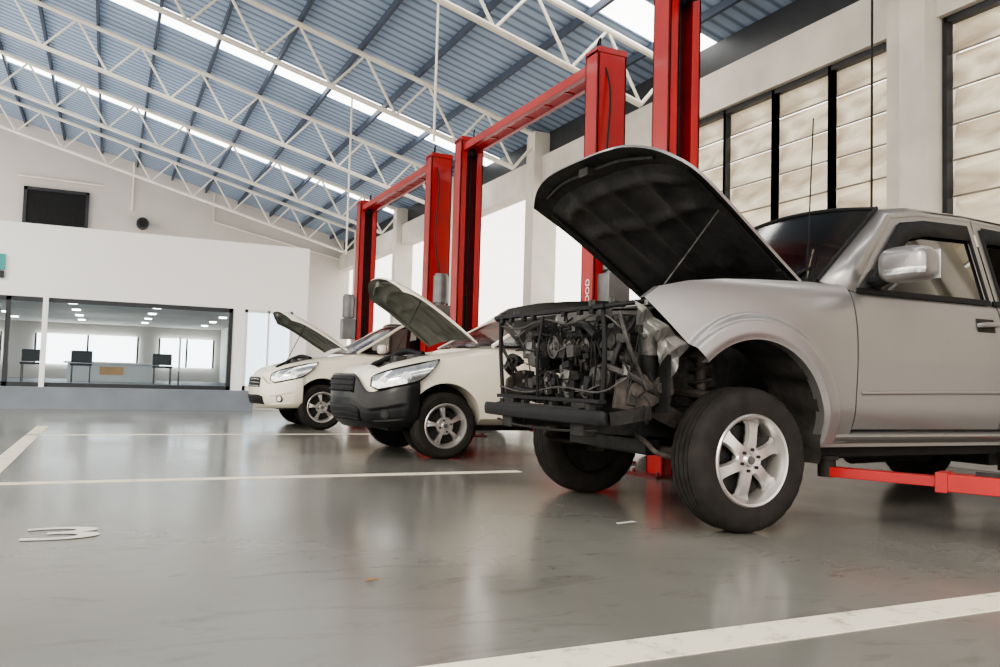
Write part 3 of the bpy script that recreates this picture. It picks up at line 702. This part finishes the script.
for i in range(46):
    p=[R.uniform(-.74,-.60),R.uniform(-.76,.58),R.uniform(.60,1.17)]; P=[tuple(p)]
    hz=R.random()<.5
    for k in range(4):
        p=[min(-.55,max(-.76,p[0]+R.uniform(-.04,.04))),min(.62,max(-.78,p[1]+R.uniform(-.16,.16)*(1 if hz else .3))),min(1.17,max(.48,p[2]+R.uniform(-.14,.11)*(.35 if hz else 1)))]; P.append(tuple(p))
    m.tube(P,R.choice((.0025,.003,.004,.006)),n=6)
m.obj('wiring_harness',M['blackhose'],T)
for i in range(3):
    y=R.uniform(-.7,.4); z=R.uniform(.72,1.12); MB().tube([(-.7,y,z),(-.72,y+.1,z-.03),(-.70,y+R.uniform(.15,.3),z+R.uniform(-.1,.10))],.004,n=8).obj('brake_line',M['steel'],T)
for i in range(84):
    m=MB(); m.box((R.uniform(-.70,-.50),R.uniform(-.76,.56),R.uniform(.62,1.14)),(R.uniform(.02,.07),R.uniform(.015,.08),R.uniform(.015,.08)),(R.uniform(-.15,.15),R.uniform(-.15,.15),0))
    m.obj('connector_block',(M['black'],M['castal'],M['dsteel'],M['steel'],M['black'],M['black'])[i%6],T,bevel=.003)
h,PH=hood(T,.48,1.40,1.27,.76,.82,math.radians(35.3),M['silver'],M['hoodliner'],edge=.17,crown=.05,rim=M['dsteel'],ex=3.4,rn=.05,mid=.0,ridge=.008,th=.018,ribd=.024)
m=MB(); m.tube([PH(.55,-.86,-.04),(-.45,-.66,1.26)],.005,smooth=False); m.obj('hood_prop',M['castal'],T)
for b in (-.93,.93):
    m=MB(); m.bar(PH(.0,b,-.03),PH(.12,b,-.04),.03,.02); m.tube([(.48,b*.76,1.37),PH(.02,b,-.03)],.015,smooth=False)
    m.obj('hood_hinge',M['dsteel'],T)
m=MB(); m.tube([(.56,-.70,1.37),(.58,-.705,1.8),(.60,-.71,2.36)],.0045,n=6); m.cyl((.56,-.70,1.36),(.56,-.70,1.42),.012,.006); m.obj('antenna',M['black'],T)

# ------------------------------------------------------------------ sedans
ST=[(-.80,.27,.36,.62),(-.76,.42,.32,.67),(-.66,.615,.27,.73),(-.5,.765,.23,.785),(-.2,.82,.22,.86),(.3,.84,.22,.94),(.6,.845,.22,.98),(1.5,.85,.22,1.0),(2.4,.85,.22,1.02),(3.0,.83,.24,1.05),(3.4,.77,.28,1.04),(3.56,.66,.36,.99)]
RG=[(.0,.84),(.09,.96),(.35,1.0),(.62,.995),(.85,.965),(.95,.93),(1.0,.86)]
DZ=.10
def lat(x,z):
    w,zb,zt=interp(ST,x); f=(z-DZ-zb)/(zt-zb); f=max(0,min(1,f)); return w*interp(RG,f)
def _plan():
    P=[]
    for i in range(41):
        th=PI/2*(1-i/40)
        P.append((-.33-.50*math.sin(th)**(2/2.1), .825*max(0,math.cos(th))**(2/2.1)))
    P+=[(-.2,.83),(0,.835)]
    L=[0]
    for a,b in zip(P,P[1:]): L.append(L[-1]+math.hypot(a[0]-b[0],a[1]-b[1]))
    return P,[l/L[-1] for l in L]
PLP,PLL=_plan()
def plan(s):
    T=[(l,p[0],p[1]) for l,p in zip(PLL,PLP)]
    x,y=interp(T,s); x2,y2=interp(T,min(1,s+.02)); x1,y1=interp(T,max(0,s-.02))
    tx,ty=x2-x1,y2-y1; l=math.hypot(tx,ty); return x,y,-ty/l,tx/l
def sedan(loc,label,paint,bumper,hang,grille=True,hoodL=1.05):
    S=empty('sedan_car',loc,label,'car','parked sedans')
    xs=[]; 
    for a,b in zip(ST,ST[1:]):
        k=max(1,int((b[0]-a[0])/.12)); xs+=[a[0]+(b[0]-a[0])*i/k for i in range(k)]
    xs.append(ST[-1][0])
    m=MB(); vs=[]; nr=None
    for x in xs:
        w,zb,zt=interp(ST,x)
        half=[(w*l,zb+DZ+f*(zt-zb)) for f,l in RG]+[(w*.5,zt+DZ+.03)]
        ring=[(-y,z) for y,z in half]+[(0,zt+DZ+.04)]+[(y,z) for y,z in reversed(half)]
        nr=len(ring); vs+=[(x,y,z) for y,z in ring]
    fs=[(i*nr+j,i*nr+(j+1)%nr,(i+1)*nr+(j+1)%nr,(i+1)*nr+j) for i in range(len(xs)-1) for j in range(nr)]
    fs+=[tuple(range(nr)),tuple(range(len(xs)*nr-1,len(xs)*nr-nr-1,-1))]
    m.add(vs,fs); b=m.obj('body',paint,S,ang=40)
    cut=[]
    for x in (0,2.6):
        for sg in (-1,1):
            cut.append(MB().cyl((x,sg*.56,.36),(x,sg*1.0,.36),.365,n=40).obj('cut',paint,S))
    cut.append(MB().bb((-.60,-.56,.45),(.36,.56,1.4)).obj('cut',paint,S))
    dg=bpy.context.evaluated_depsgraph_get(); dg.update()
    boolcut(b,cut)
    for p in b.data.polygons: p.use_smooth=True
    b.data.set_sharp_from_angle(angle=math.radians(35))
    for x in (0,2.6):
        for sg in (-1,1):
            wheel(S,x,sg*.735,.318,.10,.205,sg,{'n':5,'type':'twin','lug':4,'ph':.5+x})
            m=MB(); m.cyl((x,sg*.575,.36),(x,sg*.60,.36),.36,n=32); m.obj('wheel_arch_liner',M['softblack'],S)
    BX=[(.50,1.0),(1.30,1.46),(2.30,1.47),(3.0,1.07)]
    def cw(z): return .755-(z-1.0)*.42
    m=MB(); vs=[]
    for x,z in BX:
        z+=DZ; vs+=[(x,-cw(z-DZ),z),(x,cw(z-DZ),z)]
    m.add(vs,[(0,2,4,6),(1,7,5,3)],0)
    def gf(u,v):
        x=.50+.80*u-.16*(1-(2*v-1)**2)*(1-.5*u); z=1.0+.46*u+DZ; return (x,(2*v-1)*cw(z-DZ),z+.02*u*(1-(2*v-1)**2))
    def gr(u,v):
        x=2.30+.70*u+.12*(1-(2*v-1)**2)*u; z=1.47-.40*u+DZ; return (x,(2*v-1)*cw(z-DZ),z+.02*(1-u)*(1-(2*v-1)**2))
    m.grid(gf,6,12); m.grid(gr,6,12); m.obj('cabin_glass',M['wsglass'],S)
    m=MB(); m.grid(lambda u,v:(1.26+1.10*u-.08*(1-(2*v-1)**2)*(1-u),(2*v-1)*(cw(1.46)+.006),1.455+DZ+.035*(1-(2*v-1)**2)+.025*math.sin(PI*u)),14,12); m.obj('roof',paint,S,solid=.012)
    MB().box((.85,0,.95+DZ),(.35,1.3,.2)).obj('dashboard',M['black'],S,bevel=.04)
    for y in(-.36,.36):
        m=MB(); m.box((1.5,y,.7),(.5,.48,.2)); m.box((1.75,y,1.05),(.16,.46,.65),(0,.2,0)); m.box((1.84,y,1.42),(.08,.24,.17)); m.obj('seat',M['hoodliner'],S,bevel=.04)
    for sg in(-1,1):
        m=MB()
        P=[(.50,1.0),(.70,1.115),(.95,1.26),(1.28,1.447),(1.7,1.475),(2.30,1.462),(2.65,1.28),(2.98,1.07)]
        m.tube([(a,sg*(cw(b)-.006),b+DZ) for a,b in P],.022,n=8)
        m.bar((1.75,sg*(cw(1.0)+.002),1.0+DZ),(1.72,sg*(cw(1.45)+.002),1.45+DZ),.06,.02)
        m.add([(2.45,sg*(cw(1.04)+.008),1.04+DZ),(3.0,sg*(cw(1.07)+.008),1.07+DZ),(2.32,sg*(cw(1.46)+.008),1.46+DZ),(2.26,sg*(cw(1.46)+.008),1.46+DZ)],[(0,1,2,3)])
        m.obj('pillar',paint,S)
        m=MB(); m.tube([(.62,sg*(cw(1.0)+.01),1.0+DZ),(1.7,sg*(cw(1.02)+.012),1.015+DZ),(2.7,sg*(cw(1.04)+.012),1.04+DZ)],.012); m.obj('window_seal',M['black'],S)
        for (u0,u1) in ((.70,1.72),(1.75,2.42)):
            m=MB()
            def fd(u,v,u0=u0,u1=u1,sg=sg):
                z=.34+DZ+(.63)*v; x=u0+(u1-u0)*u
                if u1>2: x=min(x,2.42-.12*max(0,1-v*1.2))
                e=-.01 if (u<.04 or u>.96 or v<.04 or v>.97) else .007
                return (x,sg*(lat(x,z)+e),z)
            m.grid(fd,26,20); d=m.obj('door',paint,S)
            MB().tube([(u1-.22,sg*(lat(u1,.9+DZ)+.005),.88+DZ),(u1-.2,sg*(lat(u1,.9+DZ)+.03),.885+DZ),(u1-.08,sg*(lat(u1,.9+DZ)+.03),.89+DZ),(u1-.05,sg*(lat(u1,.9+DZ)+.005),.89+DZ)],.012).obj('door_handle',paint,d)
            if u0<1:
                mm=MB(); c=Vector((.80,sg*.93,1.06+DZ))
                mm.grid(superell(c,.055,.105,.065,1.,.7),28,14)
                mi=mm.obj('side_mirror',paint,d); MB().tube([(.8,sg*.76,1.01+DZ),(.8,sg*.88,1.02+DZ)],.02,smooth=False).obj('mirror_arm',M['black'],mi)
                MB().box((.856,sg*.93,1.06+DZ),(.006,.17,.10)).obj('mirror_glass',M['lens'],mi,bevel=.002)
        m=MB()
        def hl(u,v,sg=sg,off=.022):
            s=.46+(.95-.46)*u
            x,y,nx,ny=plan(s)
            zl=.530+.16*u**1.3; zu=.660+.19*u**.7
            if u>.65: zl=zl+(zu-zl)*((u-.65)/.35)**1.5*.95
            if u<.12: zl=zl+(zu-zl)*.35*(1-u/.12)
            z=zl+(zu-zl)*v
            zt=interp(ST,x)[2]
            inn=.10*max(0,(z-(zt-.14))/.14)**1.5
            return Vector((x+nx*(off-inn*.6),sg*(y+ny*off-inn),z+DZ))
        m.grid(hl,32,10)
        for k,f in enumerate(m.f):
            i,j=divmod(k,10); m.m[k]=1 if (i in(0,31) or j in (0,9)) else 0
        H=m.obj('headlamp',[M['chrome'],M['black']],S,solid=.012)
        for u,r in ((.22,.038),(.5,.048)):
            p=hl(u,.45); x,y,nx,ny=plan(.46+.49*u); nv_=Vector((nx,sg*ny,0))
            MB().cyl(p-nv_*.02,p+nv_*.006,r,n=20).cyl(p+nv_*.006,p+nv_*.010,r*.55,n=16).obj('headlamp_bulb',M['lens'],H)
    def bw(u,v,off=.0):
        s=2*u-1; sg=1 if s>=0 else -1; a=abs(s); sp=a*.80
        x,y,nx,ny=plan(sp)
        zc=.645 if grille else .705
        ztop=zc-(zc-.535)*sstep(.34,.56,a)+.13*sstep(.56,1.0,a)
        zb=.18+.03*a
        prof=[(0,-.09),(.06,-.05),(.14,-.015),(.25,.008),(.4,.022),(.55,.026),(.7,.022),(.85,.015),(.94,.008),(1,.0)]
        pk=sstep(.56,.62,a)*(1-sstep(.84,.90,a))*sstep(.16,.22,v)*(1-sstep(.46,.54,v))
        o=interp(prof,v)+.012+off-.012*pk
        return Vector((x+nx*o,sg*(y+ny*o),zb+(ztop-zb)*v+DZ*.9))
    m=MB(); m.grid(lambda u,v:bw(u,v),120,44); B=m.obj('front_bumper',bumper,S,solid=.010,off=-1,ang=50)
    m=MB(); m.grid(lambda u,v:bw(.27+.46*u,.14+.28*v,.006),20,5); m.obj('lower_grille',M['black'],B,solid=.006)
    for q in range(3):
        MB().tube([bw(.275+.45*u,.18+.09*q,.015) for u in (0,.2,.4,.6,.8,1)],.005).obj('grille_bar',M['dsteel'],B)
    m=MB(); m.grid(lambda u,v:bw(.31+.38*u,.66+.30*v,.006),20,5); m.obj('grille_panel',M['black'],B,solid=.006)
    for q in range(3):
        MB().tube([bw(.315+.37*u,.70+.10*q,.018) for u in (0,.2,.4,.6,.8,1)],.007).obj('grille_bar',M['chrome'] if grille else M['black'],B)
    for u in (.14,.86):
        p=bw(u,.36,.0); x,y,nx,ny=plan(abs(2*u-1)*.8); nn=Vector((nx,(1 if u>.5 else -1)*ny,0))
        MB().cyl(p-nn*.02,p+nn*.008,.05,n=20).obj('fog_lamp_bezel',M['black'],B); MB().cyl(p,p+nn*.012,.035,n=20).obj('fog_lamp',M['lens'] if grille else M['dsteel'],B)
    m=MB(); m.box((-.1,0,.75),(.5,.7,.35)); m.box((-.1,.1,.95),(.4,.4,.08)); m.box((-.1,-.42,.9),(.3,.2,.2)); m.cyl((.2,.45,.9),(.2,.45,1.0),.08); m.obj('engine_block',M['castal'],S,bevel=.02)
    m=MB(); m.bar((-.57,-.56,.82),(-.57,.56,.82),.06,.05); m.tube([(-.1,-.4,1.0),(-.2,-.1,1.03),(-.4,.2,.90)],.03); m.tube([(.1,.3,.95),(-.3,.4,.93),(-.5,.1,.85)],.02); m.obj('engine_hose',M['black'],S)
    h,PH=hood(S,.38,1.05+DZ,hoodL,.68,.62,math.radians(hang),paint,M['greyliner'],edge=.2,crown=.09,rim=M['greyliner'],th=.018,ridge=.008,ribd=.016)
    MB().tube([PH(.7,-.8,-.04),(-.50,-.55,.88)],.006,smooth=False).obj('hood_prop',M['dsteel'],S)
    for sg in (-1,1):
        m=MB(); m.grid(lambda u,v:(3.36+.19*u+.012,sg*(lat(3.36+.19*u,.88+DZ)+.012),.80+DZ+.16*v),6,4); m.obj('tail_lamp',M['red'],S,solid=.01)
    MB().bb((-.5,-.6,.26),(3.3,.6,.36)).obj('underbody',M['dsteel'],S,smooth=False)
    return S
sedan((2.93,8.2,0),'cream white sedan with raised hood and black front bumper',M['cream'],M['bumperblack'],36,False,1.08)
sedan((2.74,12.42,0),'cream white sedan with raised hood and painted front bumper',M['cream'],M['cream'],31,True,1.08)

# ------------------------------------------------------------------ lifts
def lift(yn,yf,X,label,arms,H=4.03,extra=False):
    Lf=empty('two_post_lift',(X,(yn+yf)/2,0),label,'car lift','two-post car lifts')
    hh=(yf-yn)/2
    for sg in(-1,1):
        y=sg*hh; m=MB(); w=.33; dp=.24
        yo=y+sg*dp/2; yi=y-sg*dp/2
        def yb(a,b): return (min(a,b),max(a,b))
        a,b=yb(yo,yo-sg*.02); m.bb((-w/2,a,0),(w/2,b,H))
        a,b=yb(yo,yi)
        for s in(-1,1): m.bb((s*w/2,a,0),(s*(w/2-.02),b,H))
        a,b=yb(yi,yi+sg*.02)
        for s in(-1,1): m.bb((s*w/2,a,0),(s*(w/2-.09),b,H))
        a,b=yb(yo,yi); m.bb((-w/2,a,H-.01),(w/2,b,H+.01))
        p=m.obj('post',M['red'],Lf,smooth=False,bevel=.004)
        m=MB(); a,b=yb(yo-sg*.03,yo-sg*.05); m.bb((-.13,a,.02),(.13,b,H-.05)); m.obj('post_interior',M['redd'],p,smooth=False)
        m=MB(); m.tube([(.03,y,.3),(.03,y,H-.1)],.012,smooth=False); m.tube([(-.03,y,.3),(-.03,y,H-.1)],.008,smooth=False); m.cyl((-.06,y,H-.15),(.06,y,H-.15),.07); m.cyl((0,y+sg*.04,.1),(0,y+sg*.04,1.9),.04)
        m.obj('hydraulic_cylinder',M['dsteel'],p)
        m=MB(); m.bb((-.3,y-.22,0),(.3,y+.22,.02)); 
        for xx in(-.25,.25):
            for yy in(-.17,.17): m.cyl((xx,y+yy,.02),(xx,y+yy,.05),.015,n=6)
        m.obj('base_plate',M['redd'],Lf,smooth=False)
        m=MB(); m.bb((-.13,y-.09,.25),(.13,y+.09,.95)); m.bb((-.2,yi-sg*.0,.24),(.2,yi-sg*.13,.36)); 
        m.obj('carriage',M['redd'],Lf,smooth=False,bevel=.005)
        for s in(-1,1):
            m=MB(); A=Vector((s*.12,yi-sg*.07,.30)); E=Vector((s*arms[0 if s<0 else 1],sg*.50,.30)); Mi=A.lerp(E,.5)
            m.bar(A,Mi,.12,.09); m.bar(Mi-(Mi-A)*.1,E,.080,.055); m.cyl(A-Vector((0,0,.06)),A+Vector((0,0,.07)),.07,n=20)
            m.bar(Mi-(Mi-A).normalized()*.05,Mi+(Mi-A).normalized()*.01,.135,.105)
            ar=m.obj('arm',M['red'],Lf,smooth=False,bevel=.004)
            dn=(E-A).normalized(); 
            mm=MB().cyl(A+dn*.16+Vector((0,0,.04)),A+dn*.16+Vector((0,0,.09)),.028,n=14); mm.bar(A+dn*.25+Vector((0,0,.055)),A+dn*.42+Vector((0,0,.055)),.02,.02); mm.cyl(A+Vector((0,0,.07)),A+Vector((0,0,.11)),.03,n=12)
            mm.obj('arm_lock',M['dsteel'],ar)
            MB().cyl(E-Vector((0,0,.03)),E+Vector((0,0,.07)),.05,n=20).cyl(E+Vector((0,0,.07)),E+Vector((0,0,.09)),.065,n=20).obj('lift_pad',M['rubber'],ar)
    m=MB()
    for s in(-1,1): m.bb((s*.10-.03,-hh,H-.16),(s*.10+.03,hh,H-.06))
    for k in range(7):
        y=-hh+.3+k*(2*hh-.6)/6; m.bb((-.1,y-.02,H-.14),(.1,y+.02,H-.12))
    for sg in (-1,1): m.bb((-.165,sg*hh-.13,H-.02),(.165,sg*hh+.13,H+.04))
    m.obj('top_beam',M['red'],Lf,smooth=False,bevel=.004)
    def unit(ux,uy):
        m=MB()
        m.cyl((ux,uy,1.85),(ux,uy,2.25),.11,n=24); m.bb((ux-.12,uy-.1,1.45),(ux+.12,uy+.1,1.82)); m.cyl((ux,uy,1.82),(ux,uy,1.86),.08); m.cyl((ux,uy,2.25),(ux,uy,2.28),.09)
        m.box((ux,uy+.06,1.7),(.1,.1,.5)); m.obj('power_unit',M['greymotor'],Lf,bevel=.006)
    y0=-hh-.22
    unit(0,y0)
    if extra: unit(-.30,hh-.04)
    m=MB(); m.tube([(.02,y0+.05,2.2),(-.1,y0+.02,2.8),(-.05,y0+.05,3.6),(-.1,-hh-.05,4.05),(-.05,-hh+.05,4.22),(.0,-hh+.4,4.05),(0,0,4.0),(0,hh-.3,4.03),(.05,hh-.05,4.2),(.1,hh+.1,4.0),(.1,hh+.15,3.4)],.010); m.obj('hydraulic_hose',M['blackhose'],Lf)
    return Lf
L1=lift(2.27,5.80,4.36,'red two-post car lift holding the silver pickup truck',(.60,1.0),4.3)
L2=lift(6.95,10.43,4.36,'red two-post car lift around the cream sedan with black bumper',(.55,1.0))
L3=lift(11.42,15.2,4.30,'red two-post car lift around the cream sedan with painted bumper',(.55,1.0),extra=True)
o=textmesh('post_lettering','OOD',.10,0,M['white']); o.parent=L2
o.matrix_local=Matrix.Translation((-.170,-1.76,1.66))@Matrix.Rotation(-PI/2,4,'Z')@Matrix.Rotation(PI/2,4,'X')@Matrix.Rotation(PI/2,4,'Z')
tag(MB().tube([(7.1,6.1,5.9),(7.1,6.1,3),(7.1,6.1,1.0)],.012,smooth=False).obj('hanging_cable',M['blackhose']),'thin black cable hanging from the roof beam','cable')
for (x,y,l) in ((3.9,10.6,2.0),(3.9,15.1,3.0)):
    z=RZ(x)-1.08
    tag(MB().tube([(x,y,z),(x,y,z-l)],.018,smooth=False).obj('hanging_conduit',M['truss']),'thin white conduit hanging from the roof truss','conduit','hanging conduits')

# ------------------------------------------------------------------ light
w=bpy.data.worlds.new('world'); SC.world=w; w.use_nodes=True
N=w.node_tree.nodes; Lk=w.node_tree.links
bg=N['Background']; bg.inputs['Strength'].default_value=2.9
tc=N.new('ShaderNodeTexCoord'); sp=N.new('ShaderNodeSeparateXYZ'); cr=N.new('ShaderNodeValToRGB')
Lk.new(tc.outputs['Generated'],sp.inputs[0]); Lk.new(sp.outputs['Z'],cr.inputs['Fac'])
cr.color_ramp.elements[0].position=.0; cr.color_ramp.elements[0].color=(1,.93,.82,1)
cr.color_ramp.elements[1].position=.8; cr.color_ramp.elements[1].color=(.94,.95,1,1)
Lk.new(cr.outputs['Color'],bg.inputs['Color'])
sl=bpy.data.lights.new('sun','SUN'); sl.energy=2.2; sl.angle=math.radians(30); sl.color=(1,.91,.76)
so=bpy.data.objects.new('sun',sl); COL.objects.link(so); so.rotation_euler=(math.radians(58),0,math.radians(-50))
SC.view_settings.look='AgX - Medium High Contrast'
SC.view_settings.exposure=.18
# ------------------------------------------------------------------ camera
cd=bpy.data.cameras.new('camera'); cam=bpy.data.objects.new('camera',cd); COL.objects.link(cam)
cd.sensor_width=36; cd.lens=830*36/1000; cd.clip_start=.05; cd.clip_end=300
yaw,pitch,roll=math.radians(25.2),math.radians(3.2),math.radians(1.6)
cam.matrix_world=Matrix.Translation((0,0,.77))@Matrix.Rotation(-yaw,4,'Z')@Matrix.Rotation(PI/2+pitch,4,'X')@Matrix.Rotation(roll,4,'Z')
SC.camera=cam
